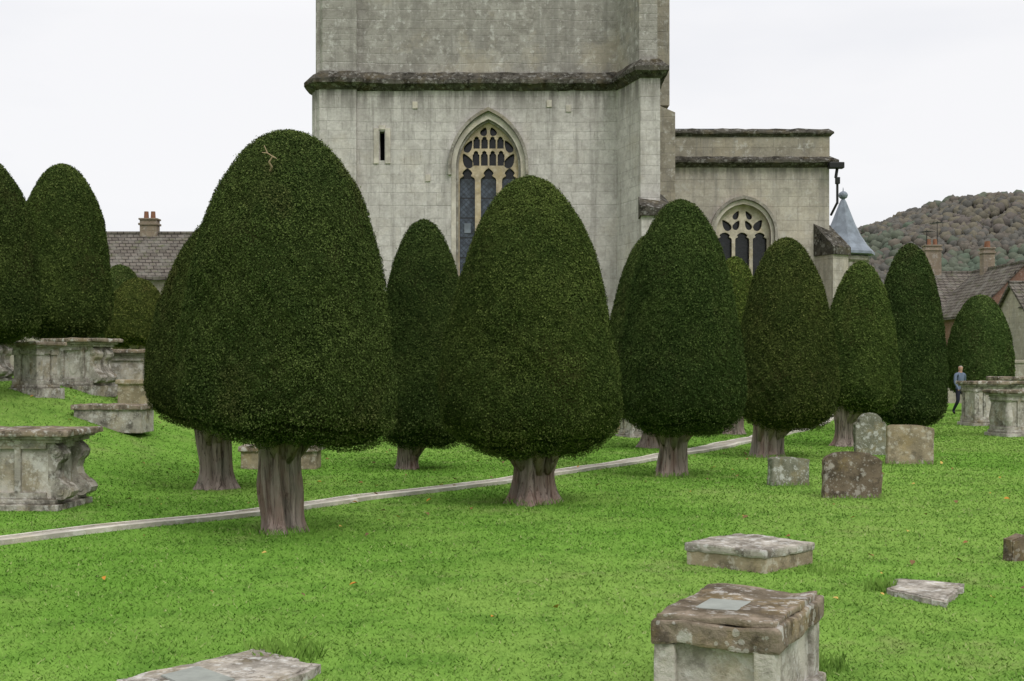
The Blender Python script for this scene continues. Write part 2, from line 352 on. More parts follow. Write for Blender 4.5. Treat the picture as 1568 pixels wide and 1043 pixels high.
# path
PATH=[(-8.5,5.0),(-5.9,9.8),(-4.55,11.6),(-3.54,13.0),(-2.74,13.9),(-1.45,15.8),(-.04,17.8),(1.79,20.9),(3.24,23.5),(4.92,26.9),(6.6,30.6),(8.4,35.2),(10.4,41.5),(13,52)]
def resample(P,step=.35):
    P=[Vector(p) for p in P]; out=[]
    for i in range(len(P)-1):
        p0=P[max(i-1,0)];p1=P[i];p2=P[i+1];p3=P[min(i+2,len(P)-1)]; n=max(2,int((p2-p1).length/step))
        for k in range(n):
            t=k/n; out.append(.5*((2*p1)+(-p0+p2)*t+(2*p0-5*p1+4*p2-p3)*t*t+(-p0+3*p1-3*p2+p3)*t**3))
    out.append(P[-1]); return out
RP=resample(PATH)
PW=.42
def strip(o0,o1,z0,z1,jit=0):
    vs=[];fs=[]
    for i,p in enumerate(RP):
        t=(RP[min(i+1,len(RP)-1)]-RP[max(i-1,0)]).normalized(); nrm=Vector((-t.y,t.x))
        k=1+max(0,(p.y-20))*.05; wob=.04*math.sin(p.y*1.7)+.02*math.sin(p.y*4.1)
        j=random.uniform(-jit,jit); a=p+nrm*(o0*k+j+wob); b=p+nrm*(o1*k+random.uniform(-jit,jit)+wob)
        vs+=[(a.x,a.y,-.05),(a.x,a.y,z1),(b.x,b.y,z1),(b.x,b.y,-.05)]
    for i in range(len(RP)-1):
        q=i*4
        for k in range(3): fs.append([q+k,q+k+1,q+k+5,q+k+4])
    return vs,fs
pe=empty('path')
vs,fs=strip(.07,PW,0,.012,.01); b=B(); b.v=vs;b.f=fs;b.m=[0]*len(fs); b.build('surface',['path'],parent=pe)
for nm,o0,o1,zz in (('edging_near',0,.085,.045),('edging_far',PW-.01,PW+.05,.02)):
    vs,fs=strip(o0,o1,0,zz,.014); b=B(); b.v=vs;b.f=fs;b.m=[0]*len(fs); b.build(nm,['kerb'],parent=pe)

# ---------------------------------------------------------------- tombs & stones
def console(b,x,y,ang,H,sc,mat=0):
    prof=[(0,0),(.17,0),(.23,.05),(.25,.13),(.22,.21),(.15,.28),(.09,.38),(.07,.5),(.09,.62),(.14,.7),(.16,.8),(.12,.9),(.05,1.0),(-.02,1.0),(-.02,0)]
    bm=bmesh.new(); w_=.1*sc
    A=[bm.verts.new((p[0]*sc,-w_,p[1]*H)) for p in prof]; C=[bm.verts.new((p[0]*sc,w_,p[1]*H)) for p in prof]; n=len(prof)
    bm.faces.new(A); bm.faces.new(C[::-1])
    for i in range(n): bm.faces.new((A[(i+1)%n],A[i],C[i],C[(i+1)%n]))
    bmesh.ops.recalc_face_normals(bm,faces=bm.faces)
    Mx=Matrix.Translation((x,y,0))@Matrix.Rotation(ang,4,'Z')
    b.addbm(bm,mat,Mx)
    for (px,pz,r) in ((.13,.13,.095),(.08,.83,.055)):
        p0=Mx@Vector((px*sc,-w_-.015,pz*H)); p1=Mx@Vector((px*sc,w_+.015,pz*H)); b.cyl(p0,p1,r*sc,r*sc,mat,14)
        p0=Mx@Vector((px*sc,-w_-.03,pz*H)); p1=Mx@Vector((px*sc,w_+.03,pz*H)); b.cyl(p0,p1,r*sc*.45,r*sc*.45,mat,10)
def chest_tomb(x,y,rz,L,W,H,style='pilaster',mats=('tomb','lid','tombpale'),gx=None,name='chest_tomb',lidk=1.):
    b=B(); ph=.14*H; lidh=.17*H; bh=H-ph-lidh
    b.box(0,0,-.15,L,W,ph*.55+.15,0,.015,.006); b.box(0,0,ph*.55,L-.1,W-.1,ph*.45,0,.02,.004)
    l2,w2=L-.24,W-.24
    b.box(0,0,ph-.002,l2,w2,bh+.004,2,.01,.004)
    t=.04
    for sgn in (-1,1):
        yy=sgn*(w2/2+t/2-.003)
        b.box(0,yy,ph,l2-.1,t,.07,0,.006); b.box(0,yy,ph+bh-.07,l2-.1,t,.07,0,.006)
        xx=sgn*(l2/2+t/2-.003)
        b.box(xx,0,ph,t,w2-.1,.07,0,.006); b.box(xx,0,ph+bh-.07,t,w2-.1,.07,0,.006)
        b.sphere((0,sgn*(w2/2),ph+bh*.5),.5,2,(l2*.26,.03,bh*.6),3)
        b.box(-l2*.3,yy,ph+.065,.07,t,bh-.13,0,.006); b.box(l2*.3,yy,ph+.065,.07,t,bh-.13,0,.006)
    for sx in (-1,1):
        for sy in (-1,1):
            cx,cy=sx*(l2/2-.03),sy*(w2/2-.03)
            if style=='pilaster':
                b.box(cx,cy,ph-.003,.17,.17,.09,0,.01); b.box(cx,cy,ph+.085,.13,.13,bh-.17,0,.01); b.box(cx,cy,ph+bh-.09,.17,.17,.087,0,.01)
            elif style=='baluster':
                P=[(.09,0),(.09,.08),(.06,.1),(.065,.15),(.095,.28),(.1,.4),(.08,.58),(.055,.75),(.05,.85),(.075,.9),(.09,.93),(.09,1)]
                b.lathe([(r,ph+z*bh) for r,z in P],(cx,cy,0),0,16)
            else:
                bm0=len(b.v); console(b,sx*(l2/2-.02),sy*(w2/2-.1),0 if sx>0 else math.pi,bh,1.,0)
                for i in range(bm0,len(b.v)): q=b.v[i]; b.v[i]=(q[0],q[1],q[2]+ph)
    ex=.12 if style=='scroll' else 0
    b.box(0,0,ph+bh-.003,l2+.1+ex,w2+.1,lidh*.3,0,.012,.003)
    b.box(0,0,ph+bh+lidh*.3-.006,l2+.2+ex,w2+.2,lidh*.25,0,.02,.004)
    b.box(0,0,ph+bh+lidh*.55-.01,l2+.3+ex*1.5,w2+.3,lidh*.45,1,.025,.016,.09)
    return b.build(name,mats,(x,y,gz(x,y)),rz)
chest_tomb(-6.0,14.9,math.radians(-4),2.1,1.0,.9,'scroll')
chest_tomb(-8.1,17.3,math.radians(-4),2.1,1.0,.62,'pilaster')
chest_tomb(-8.1,22.2,math.radians(-28),.72,.62,.86,'pilaster')
chest_tomb(-8.0,24.3,math.radians(-20),1.0,.75,.95,'scroll')
chest_tomb(-7.45,25.4,math.radians(10),1.35,.8,.92,'baluster')
chest_tomb(-10.2,24.6,math.radians(-10),1.4,.8,.85,'scroll')
chest_tomb(12.85,35,math.radians(8),1.5,.9,1.2,'pilaster')
chest_tomb(11.7,29.8,math.radians(12),1.5,.9,1.06,'baluster',('tombpale','lid','tomb'))
chest_tomb(14.6,37.5,math.radians(0),1.6,.9,1.3,'pilaster')
chest_tomb(3.0,29.5,math.radians(20),1.1,.8,.6,'pilaster')
def low_tomb(x,y,rz,L,W,H,mats=('tombpale','slab'),name='low_ledger_tomb',lip=.04,top=.085):
    b=B(); b.box(0,0,-.1,L-2*lip,W-2*lip,H-top+.11,0,.012,.006); b.box(0,0,H-top,L,W,top,1,.02,.014,.06)
    return b.build(name,mats,(x,y,gz(x,y)),rz)
low_tomb(-6.55,21.5,math.radians(-3),1.2,.7,.36,('tomb','lid'))
low_tomb(-6.95,24.0,0,.6,.35,.52,('headtan','headtan'),'square_headstone')
low_tomb(-3.6,20.4,0,1.25,.6,.36,('headtan','lid'))
low_tomb(1.92,10.55,math.radians(-42),.76,.76,.18,('headtan','slab'),lip=.015,top=.07)
def ledger(pts,z,mats,name='ledger_stone',plate=None):
    b=B(); n=len(pts)
    cx=sum(p[0] for p in pts)/n; cy=sum(p[1] for p in pts)/n
    P=[]
    for i in range(n):
        p,q=pts[i],pts[(i+1)%n]
        for k in range(12):
            t=k/12; P.append((p[0]+(q[0]-p[0])*t-cx+random.uniform(-.02,.02),p[1]+(q[1]-p[1])*t-cy+random.uniform(-.02,.02)))
    b.prism(P,-.06,z,0)
    b.prism([(p[0]*.9,p[1]*.9) for p in P],z-.01,z+.008,0)
    if plate:
        b.prism([(p[0]-cx,p[1]-cy) for p in plate],z-.01,z+.016,1,.003)
    return b.build(name,mats,(cx,cy,gz(cx,cy)))
ledger([(-1.40,7.2),(-1.97,6.45),(-1.35,5.8),(-1.0,6.78)],.045,('slab','plate'),plate=[(-1.75,6.5),(-1.52,6.22),(-1.36,6.42),(-1.61,6.7)])
ledger([(2.84,9.6),(2.63,9.12),(2.86,8.62),(3.24,9.36)],.035,('slab','plate'))
# near box tomb
b=B(); Lx=.60; Ly=.94
b.box(0,0,-.1,Lx+.02,Ly+.02,.17,0,.02,.008,.07); b.box(0,0,.05,Lx-.1,Ly-.1,.3,0,.015,.008,.05)
for sx in (-1,1):
    for sy in (-1,1): b.box(sx*(Lx/2-.07),sy*(Ly/2-.07),.05,.1,.12,.295,0,.012,.003,.07)
b.box(0,0,.34,Lx,Ly,.105,1,.014,.014,.04); b.box(0,0,.44,Lx-.05,Ly-.05,.035,1,.015,.016,.04)
b.box(-.05,-.12,.463,.2,.26,.016,2,.004)
b.build('box_tomb',('tombpale','lid','plate'),(1.09,6.23,0),math.radians(-25))
def headstone(x,y,rz,w_,h,kind,mat,tilt=0,name='headstone',th=.11,roll=0):
    P=[(-w_/2,-.2),(-w_/2,0)]
    if kind=='round':
        for i in range(19):
            t=math.pi-math.pi*i/18; P.append((w_/2*math.cos(t),h-w_*.22+w_*.22*max(0,math.sin(t))**.8))
    elif kind=='shoulder':
        s=w_*.13; P+=[(-w_/2,h*.72),(-w_/2+s*.4,h*.78),(-w_/2+s,h*.76)]
        for i in range(13): t=math.pi-math.pi*i/12; P.append(((w_/2-s)*math.cos(t),h*.78+h*.22*math.sin(t)))
        P+=[(w_/2-s,h*.76),(w_/2-s*.4,h*.78),(w_/2,h*.72)]
    elif kind=='flat': P+=[(-w_/2,h*.93),(-w_*.42,h*.98),(-w_*.1,h),(w_*.3,h*.97),(w_/2,h*.92)]
    elif kind=='peak': P+=[(-w_/2,h*.8),(-w_*.3,h*.85),(0,h),(w_*.3,h*.9),(w_/2,h*.78)]
    P+=[(w_/2,0),(w_/2,-.2)]
    Q=[]
    for i in range(len(P)):
        p,q=P[i],P[(i+1)%len(P)]; L=math.hypot(q[0]-p[0],q[1]-p[1]); k=max(1,int(L/.06))
        for j in range(k): Q.append((p[0]+(q[0]-p[0])*j/k+random.uniform(-.007,.007),p[1]+(q[1]-p[1])*j/k+random.uniform(-.007,.007)))
    P=Q
    bm=bmesh.new(); A=[bm.verts.new((p[0],-th/2,p[1])) for p in P]; C=[bm.verts.new((p[0],th/2,p[1])) for p in P]; n=len(P)
    bm.faces.new(A); bm.faces.new(C[::-1])
    for i in range(n): bm.faces.new((A[(i+1)%n],A[i],C[i],C[(i+1)%n]))
    bmesh.ops.recalc_face_normals(bm,faces=bm.faces)
    bmesh.ops.bevel(bm,geom=[e for e in bm.edges if abs(e.verts[0].co.y-e.verts[1].co.y)<1e-5],offset=.012,segments=2,affect='EDGES')
    b=B(); b.addbm(bm,0); return b.build(name,(mat,),(x,y,gz(x,y)),rot=(tilt,roll,rz))
headstone(3.7,17.5,.15,.52,.38,'flat','headgreen',-.05,th=.2,roll=.04)
headstone(4.12,15.85,-.05,.70,.56,'round','headdark',-.06,th=.16,roll=.03)
headstone(6.42,23.4,.1,.58,.76,'shoulder','headgreen',-.04)
headstone(6.48,21.3,-.1,.74,.64,'flat','headtan',-.08,th=.16,roll=.04)
headstone(4.17,10.75,.4,.26,.22,'peak','headdark',.05)
headstone(-6.5,27,.1,.7,.9,'shoulder','headtan',.03)
headstone(2.4,31,0,.7,.9,'round','headtan',.03)

# ---------------------------------------------------------------- yews
PA=np.array([(0,0),(.12,.004),(.27,.022),(.44,.073),(.67,.19),(.82,.32),(.91,.45),(.965,.61),(1,.76),(.985,.86),(.92,.925),(.74,.965),(.45,.985),(.12,.975)])
PB=np.array([(0,0),(.12,.005),(.24,.028),(.38,.08),(.545,.165),(.68,.27),(.795,.39),(.885,.52),(.96,.66),(1,.77),(.955,.86),(.80,.92),(.5,.975),(.12,.985)])
def yew(x,y,ztop,zbot,hw,p=0.,tr=.19,tilt=0.,offx=0.,trx=0.,lob=.026,split=False,dens=1.,tone=(1,1,1)):
    """ztop / zbot: world heights of crown top and crown underside; hw: crown half width"""
    g=gz(x,y); e=empty('yew_tree',(x,y,g)); ztop-=g; zbot-=g; d=math.hypot(x,y)
    pr=PA*(1-p)+PB*p; Hc=ztop-zbot; hw-=.02
    R=pr[:,0]*hw; Zp=ztop-pr[:,1]*Hc
    seg=np.hypot(np.diff(R),np.diff(Zp)); s=np.concatenate([[0],np.cumsum(seg)]); ss=np.linspace(0,s[-1],70)
    Rd=np.interp(ss,s,R); Zd=np.interp(ss,s,Zp)
    k=np.array([1,2,3,2,1]); k=k/k.sum(); Rd[2:-2]=np.convolve(Rd,k,'valid'); Zd[2:-2]=np.convolve(Zd,k,'valid')
    modes=[(rng.integers(1,4),rng.uniform(.8,3),rng.uniform(0,6.28),rng.uniform(.4,1)) for _ in range(6)]+[(rng.integers(3,12)*rng.choice([-1,1]),rng.uniform(4,12),rng.uniform(0,6.28),.26) for _ in range(12)]+[(rng.integers(12,34)*rng.choice([-1,1]),rng.uniform(14,34),rng.uniform(0,6.28),.17) for _ in range(14)]
    def pos(si,th,off=0):
        r=np.interp(si,ss,Rd); z=np.interp(si,ss,Zd); h=(ztop-z)/Hc
        dd=0
        for kk,mm,ph,am in modes: dd=dd+am*np.sin(kk*th+mm*z+ph)
        rr=r*(1+lob*.5*dd*np.minimum(1,h*4+.15))+off*np.minimum(1,r/.15)
        hb=np.clip((h-.6)/.4,0,1)**2
        zz=z-tilt*np.cos(th)*r*h*h+off*(h<.12)*.7-off*(h>.93)+(.06*np.sin(3*th+modes[0][2])+.04*np.sin(7*th+modes[1][2])+.025*np.sin(13*th+modes[2][2]))*r*hb
        return np.stack([offx*(1-0*h)+rr*np.cos(th),rr*np.sin(th),zz],-1)
    nv,nu=110,150
    S,T=np.meshgrid(np.linspace(0,ss[-1],nv),np.linspace(0,2*np.pi,nu,endpoint=False),indexing='ij')
    v=pos(S.ravel(),T.ravel(),-.016+rng.normal(0,.007,S.size))
    i,j=np.meshgrid(np.arange(nv-1),np.arange(nu),indexing='ij'); a=(i*nu+j).ravel(); b_=(i*nu+(j+1)%nu).ravel()
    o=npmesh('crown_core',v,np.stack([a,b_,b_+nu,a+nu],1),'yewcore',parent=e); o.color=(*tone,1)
    area=2*np.pi*float(np.sum((Rd[1:]+Rd[:-1])/2*np.diff(ss)))
    ls=.0095*max(1,(d/14)**.9); n=int(area/(ls*ls)*.75*dens); n=min(n,135000)
    cdf=np.cumsum(Rd+.02); cdf/=cdf[-1]; si=np.interp(rng.random(n),cdf,ss); th=rng.random(n)*2*np.pi
    off=rng.normal(-.003,.0075,n); off+=np.where(rng.random(n)<.006,rng.random(n)*.04,0)
    h=(ztop-np.interp(si,ss,Zd))/Hc; off+=np.where(h>.88,rng.random(n)*.045,0)
    c=pos(si,th,off); c2=pos(np.clip(si+.03,0,ss[-1]),th,off); c3=pos(si,th+.03,off)
    nr=np.cross(c3-c,c2-c); nr/= (np.linalg.norm(nr,axis=1,keepdims=True)+1e-9); 
    ctr=np.array([offx,0,(ztop+zbot)/2]); nr*=np.sign(((c-ctr)*nr).sum(1,keepdims=True))
    rn=nr*.9+rng.normal(size=(n,3))*.45; rn/=np.linalg.norm(rn,axis=1,keepdims=True)
    t=np.cross(rn,rng.normal(size=(n,3))); t/=np.linalg.norm(t,axis=1,keepdims=True); bt=np.cross(rn,t)
    l=(ls*rng.uniform(.6,1.4,n))[:,None]; wd=l*rng.uniform(.35,.65,n)[:,None]
    V=np.stack([c-t*l,c+bt*wd,c+t*l+nr*l*.2,c-bt*wd],1).reshape(-1,3)
    o=npmesh('foliage',V,np.arange(4*n).reshape(n,4),'yew',rnd=np.clip(rng.random(n)*.85+off*8+np.clip(.25-h,0,1)*.4,0,1),parent=e); o.color=(*tone,1)  # leaf tone also rises near the crown top: painted sunlit highlight
    # trunk
    b=B(); ht=zbot+.35; ph=[random.uniform(0,6.28) for _ in range(6)]; fl=.22 if split else .14
    def fn(a,z): return 1+fl*math.sin(3*a+ph[0]+z*1.3)+.10*math.sin(5*a+ph[1]-z*1.5)+.10*math.sin(9*a+ph[2]+z*2)+.05*math.sin(2*a+ph[3]+z*4)+.05*math.sin(14*a+ph[4]+z*3)+.035*math.sin(23*a-z*4)
    def cfn(z): return (.035*math.sin(z*3+ph[1]),.03*math.cos(z*2.5+ph[2]))
    P=[]
    for q in range(33):
        u=q/32; z=-.1+u*(ht+.1); r=tr*(1+.5*math.exp(-max(0,z)/.09)*.7+.06*math.sin(z*9+ph[5])+.35*max(0,(u-.55))**1.2*1.5); P.append((r*.9,z))
    b.lathe(P,(trx,0,0),0,110,fn,cfn)
    for q in range(7):
        a=q*.9+ph[0]; p0=(trx+math.cos(a)*tr*.5,math.sin(a)*tr*.5,ht-.5); p1=(offx+math.cos(a)*hw*.6,math.sin(a)*hw*.6,ht+.1+random.random()*.25)
        b.cyl(p0,p1,tr*.33,tr*.12,0,8)
    b.cyl((trx,0,ht-.3),(offx,0,ztop-.4),tr*.8,.03,0,10)
    b.build('trunk',['bark'],parent=e,smooth=True)
    return e
yt=yew(-2.22,12.55,3.86,.84,1.05,.1,.185,.10,.07,0,tone=(1.0,1.0,1.0))
b=B(); tp=[(0,0,0),(.03,-.05,.05),(.01,-.08,.09),(.045,-.09,.14),(.0,-.1,.17),(-.03,-.1,.24)]
for i in range(5): b.cyl(tp[i],tp[i+1],.011-.0015*i,.0095-.0015*i,0,7)
b.cyl(tp[3],(.085,-.1,.12),.007,.003,0,6); b.cyl(tp[4],(-.05,-.1,.175),.006,.003,0,6)
b.build('dead_twig',['twig'],loc=(0,-.6,2.68+.68),parent=yt)
yew(.27,15.24,3.81,.52,1.09,.85,.25,0,-.06,0,split=True,tone=(1.12,1.1,1.0))
yew(2.32,19.0,4.02,.56,.965,.75,.2,0,.13,0,tone=(.85,.92,.9))
yew(4.48,22.9,3.85,.45,.93,.7,.24,0,.33,0,tone=(1.02,.93,.9))
yew(6.62,26.0,3.68,.62,.79,.6,.23,0,.33,0,tone=(1.2,1.22,1.1))
yew(9.3,30.5,4.46,.15,.88,.3,.22,tone=(.75,.82,.85))
yew(16.5,46,4.1,.55,1.17,0,.25,tone=(1.0,1.1,1.1))
yew(-3.85,17.0,3.58,.75,1.06,.45,.21,.05,.17,-.05,tone=(.82,.78,.75))  # darker, browner tone paints in the shade behind the front yew
yew(-1.45,20.25,3.87,.3,.78,.4,.16,0,.08,-.15,tone=(.78,.82,.8))
yew(2.75,25.5,4.2,.45,.98,.7,.2,tone=(.9,.9,.9))
yew(5.2,30.5,4.15,.5,.8,.2,.2,tone=(1.35,1.3,1.0))
yew(-8.6,21.0,5.0,1.95,1.02,.1,.2,tone=(.88,.88,.85))
yew(-8.95,26.0,5.62,2.1,1.0,.35,.2,tone=(.98,.98,.9))
yew(-10.9,38,4.15,2.2,.95,.2,.2,tone=(1.2,1.02,.9))
yew(-13.2,44,5.0,2.2,1.0,.3,.2)
yew(-6.0,33,4.6,1.3,1.0,.5,.2)

# ---------------------------------------------------------------- church
tw=empty('church_tower')
wx0,wa,wz,wr,wb=-.73,1.0,7.75,1.48,3.9
open_=arch(wx0,wa,wz,wr,wb)
slit=[(-4.1,7.95),(-4.1,8.85),(-3.94,8.85),(-3.94,7.95)]
sheet('front_wall',[[(-6.1,0),(-6.1,10.25),(4.25,10.25),(4.25,0)],open_,slit],40.4,41.0,'tower_low',tw)
b=B()
b.box(-5.9,45.9,0,.4,9.8,10.2,0,0); b.box(4.05,45.9,0,.4,9.8,10.2,0,0); b.box(-.9,51,0,9.6,.4,10.2,0,0)
LB=[(-6.24,40.75),(-5.93,40.2),(-4.8,40.2),(-4.78,40.5),(-4.9,41.5),(-6.24,41.5)]
RBt=[(3.2,40.55),(3.8,38.6),(4.38,38.6),(4.42,41.2),(3.3,41.2)]
b.prism(LB,0,10.24,0); b.prism(RBt,0,10.23,0)
RL=[(3.86,40.5),(3.76,37.9),(4.66,37.9),(4.66,41.3)]
b.prism(RL,0,6,0,zs=[7.2,6.1,6.0,6.9])
b.build('lower_walls_and_buttresses',['tower_low'],parent=tw)
b=B()
b.prism([(3.84,40.5),(3.70,37.8),(4.76,37.8),(4.76,41.3)],5.95,6,0,zs=[7.3,6.25,6.1,7.0])
b.build('buttress_offset',['string'],parent=tw)
b=B(); b.box(-.9,45.9,10.42,10.3,10.8,10.3,0,0)
b.prism([(-6.14,40.85),(-5.85,40.3),(-4.8,40.3),(-4.8,40.6),(-4.9,41.4),(-6.14,41.4)],10.42,18,0)
b.prism([(3.2,40.65),(3.78,38.8),(4.32,38.8),(4.34,41.2),(3.3,41.2)],10.42,18,0)
b.prism([(4.2,42.1),(4.2,43),(5.08,43),(5.08,42.1)],10.0,17,1)
b.prism([(4.2,42.0),(4.2,43.1),(5.25,43.1),(5.25,42.0)],0,9.9,1,zs=[10.2,10.2,9.75,9.75])
b.box(-.9,45.9,20.7,10.7,11.2,.3,0,.03)
for sx in (-6,4.2):
    for sy in (40.7,51.1): b.box(sx,sy,21,.6,.6,1.6,0,.03,taper=.8); b.cyl((sx,sy,22.6),(sx,sy,24.2),.35,.03,0,8)
b.cyl((-.9,45.9,20.9),(-.9,45.9,46),4.2,.1,0,8)
b.build('upper_stage_and_spire',['tower_up','parapet'],parent=tw)
def offs(P,d):
    n=len(P); out=[]
    for i in range(n):
        a=Vector(P[i-1]);q=Vector(P[i]);r=Vector(P[(i+1)%n]); e1=(q-a).normalized();e2=(r-q).normalized()
        n1=Vector((e1.y,-e1.x));n2=Vector((e2.y,-e2.x))
        m=(n1+n2); m=m.normalized()/max(.5,math.sqrt((1+n1.dot(n2))/2)); out.append(tuple(q+m*d))
    return out
def string(b,P,z,k=0,h=.42,d=.2,m=0):
    z+=k*.004
    Q=[]
    for i in range(len(P)):
        p,q=P[i],P[(i+1)%len(P)]; L=math.hypot(q[0]-p[0],q[1]-p[1]); kk=max(1,int(L/.25)); Q.append((p,q,kk))
    lev=[(z-h*.6,.02),(z-h*.4,d*.55),(z-h*.25,d),(z-h*.02,d),(z+h*.5,-.03)]
    o=len(b.v); rows=[]
    for zz,dd in lev:
        O=offs(P,dd+k*.003); row=[]
        for i in range(len(P)):
            p,q=O[i],O[(i+1)%len(P)]; kk=Q[i][2]
            for j in range(kk):
                t=j/kk; jj=0 if j==0 else random.uniform(-.02,.02)
                row.append((p[0]+(q[0]-p[0])*t,p[1]+(q[1]-p[1])*t,zz+jj))
        rows.append(row); b.v+=row
    n=len(rows[0])
    for j in range(len(lev)-1):
        for i in range(n): b.f.append([o+j*n+i,o+j*n+(i+1)%n,o+(j+1)*n+(i+1)%n,o+(j+1)*n+i]); b.m.append(m)
    b.f.append([o+i for i in range(n)][::-1]); b.m.append(m); b.f.append([o+(len(lev)-1)*n+i for i in range(n)]); b.m.append(m)
def ccw(P):
    a=sum(P[i-1][0]*P[i][1]-P[i][0]*P[i-1][1] for i in range(len(P))); return P if a>0 else P[::-1]
b=B()
string(b,ccw([(-6.0,40.4),(4.2,40.4),(4.2,51),(-6.0,51)]),10.42,0,.52,.26)
string(b,ccw(LB),10.42,1,.52,.24); string(b,ccw([(3.2,40.5),(3.8,38.6),(4.38,38.6),(4.42,41.2),(3.3,41.2)]),10.42,2,.52,.24)
b.build('string_course',['string'],parent=tw)
def ring(cx,a0,a1,zs,rise,zb,name,y0,y1,mat,par):
    O=arch(cx,a1,zs,rise+(a1-a0)*1.2,zb); I=arch(cx,a0,zs,rise,zb)
    sheet(name,[O+I[::-1]],y0,y1,mat,par)
ring(wx0,1.15,1.24,wz,wr+.24,wz-.25,'window_hood_mould',40.25,40.45,'dressdark',tw)
ring(wx0,1.0,1.145,wz,wr,wb,'window_surround',40.375,40.5,'dress',tw)
ring(wx0,.93,1.01,wz,wr-.07,wb,'window_inner_moulding',40.5,40.72,'dressdark',tw)
H=[]
for cxx in (-.66,0,.66): H.append(arch(wx0+cxx,.24,wz-.42,.42,wb+.1,16,.09))
for cxx in (-.39,-.13,.13,.39): H.append(arch(wx0+cxx,.105,wz+.38,.16,wz+.07,8,.03))
for sg in (-1,1):
    H.append(leafshape(wx0+sg*.665,wz+.22,.50,.27,math.radians(90-sg*28)))
    H.append(leafshape(wx0+sg*.62,wz+.67,.42,.22,math.radians(90+sg*28)))
for cxx in (-.37,-.125,.125,.37): H.append(arch(wx0+cxx,.1,wz+.85,.13,wz+.6,8,.03))
H.append(leafshape(wx0-.14,wz+1.13,.28,.2,math.radians(70))); H.append(leafshape(wx0+.14,wz+1.13,.28,.2,math.radians(110)))
sheet('window_tracery',[arch(wx0,1.02,wz,wr+.02,wb)]+H,40.60,40.72,'trac',tw)
b=B(); b.prism([(wx0-1.05,40.84),(wx0+1.05,40.84),(wx0+1.05,40.86),(wx0-1.05,40.86)],wb,wz-.3,0); b.prism([(wx0-1.05,40.84),(wx0+1.05,40.84),(wx0+1.05,40.86),(wx0-1.05,40.86)],wz-.298,wz+1.6,1)
b.box(wx0-.66,40.82,5.75,.2,.02,.3,2,0); b.build('window_glass',['glass','glassd','lead'],parent=tw)
b=B(); b.box(-4.02,40.8,7.9,.4,.1,1.0,0,0); b.box(wx0,41.3,3,3,.05,7,0,0)
b.build('dark_interior',['void'],parent=tw)
b=B(); b.box(-4.2,40.39,7.85,.16,.06,1.1,0,.01); b.box(-3.84,40.39,7.85,.16,.06,1.1,0,.01); b.box(-4.02,40.39,8.9,.2,.055,.14,0,.01)
b.box(wx0,40.36,wb-.2,2.5,.3,.22,0,.02); 
b.build('slit_window_surround_and_sill',['dress'],parent=tw)
b=B()
for (x,z) in ((-3.0,9.55),(-2.6,7.3),(1.15,9.6),(1.75,9.45)): b.box(x,40.39,z,.16,.05,.22,0,.01)
b.build('putlog_stones',['dress'],parent=tw)

ai=empty('church_aisle')
ax,aa,azs,ar,ab=7.62,.9,5.95,.98,3.2
sheet('aisle_wall',[[(4.5,0),(4.5,8.2),(10.45,8.2),(10.45,0)],arch(ax,aa,azs,ar,ab)],43,43.6,'aisle',ai)
b=B(); b.box(10.2,48.4,0,.5,9.6,8.2,0,0); b.box(7.4,53.2,0,5.2,.4,8.2,0,0)
b.prism([(9.95,43.1),(10.35,42.1),(10.95,42.5),(10.5,43.4)],0,5,0,zs=[6.2,5.35,5.35,6.2])
b.prism([(9.9,43.1),(10.4,41.8),(11.1,42.3),(10.5,43.4)],0,3,0,zs=[3.8,3.1,3.1,3.8])
b.build('side_walls_and_buttress',['aisle'],parent=ai)
b=B(); b.box(7.47,48.1,8.42,5.96,10.3,.72,0,.0); b.build('parapet',['parapet'],parent=ai)
b=B(); string(b,ccw([(4.4,43),(10.45,43),(10.45,53.3),(4.4,53.3)]),8.35,0,.36,.26)
string(b,ccw([(4.4,42.96),(10.45,42.96),(10.45,53.3),(4.4,53.3)]),9.28,1,.24,.12)
b.prism([(9.93,43.0),(10.35,42.0),(11.02,42.45),(10.55,43.4)],5.2,5.3,0,zs=[6.28,5.45,5.45,6.28])
b.build('cornices',['string'],parent=ai)
b=B(); b.box(10.6,42.72,8.05,.5,.3,.2,0,.03); b.box(10.66,42.75,7.55,.14,.16,.22,0,.02); b.cyl((10.66,42.78,6.9),(10.66,42.78,7.6),.04,.04,0,10); b.cyl((10.66,42.78,6.95),(10.58,43.3,6.6),.04,.04,0,8); b.cyl((10.6,42.75,7.75),(10.66,42.78,8.1),.05,.05,0,8)
b.build('rainwater_pipe',['iron'],parent=ai)
ring(ax,1.02,1.11,azs,ar+.16,azs-.35,'aisle_window_hood',42.86,43.05,'dressdark',ai)
ring(ax,.9,1.015,azs,ar,ab,'aisle_window_surround',42.97,43.1,'dress',ai)
H=[]
for cxx in (-.58,0,.58): H.append(arch(ax+cxx,.235,azs-.2,.26,ab+.1,14,.07))
for sg in (-1,1):
    H.append(leafshape(ax+sg*.53,azs+.3,.42,.24,math.radians(90-sg*35)))
    H.append(leafshape(ax+sg*.19,azs+.3,.34,.2,math.radians(90+sg*30)))
    H.append(leafshape(ax+sg*.2,azs+.63,.32,.17,math.radians(90+sg*30)))
sheet('aisle_window_tracery',[arch(ax,.92,azs,ar+.02,ab)]+H,43.2,43.32,'trac2',ai)
b=B(); b.box(ax,43.4,ab,2.0,.02,4,0,0); b.build('aisle_window_glass',['glassd'],parent=ai)
b=B(); b.prism([(4.6,43.6),(10.2,43.6),(10.2,53),(4.6,53)],9.0,9.1,0); b.box(6,48,9.1,2.4,8,.5,0,.05); b.build('lead_roof',['lead'],parent=ai)
b=B(); b.box(-.9,60,0,9,18,8,0,0); b.prism([(-5.4,51),(3.6,51),(3.6,69),(-5.4,69)],8,8.2,1); b.build('nave',['aisle','lead'],parent=ai)

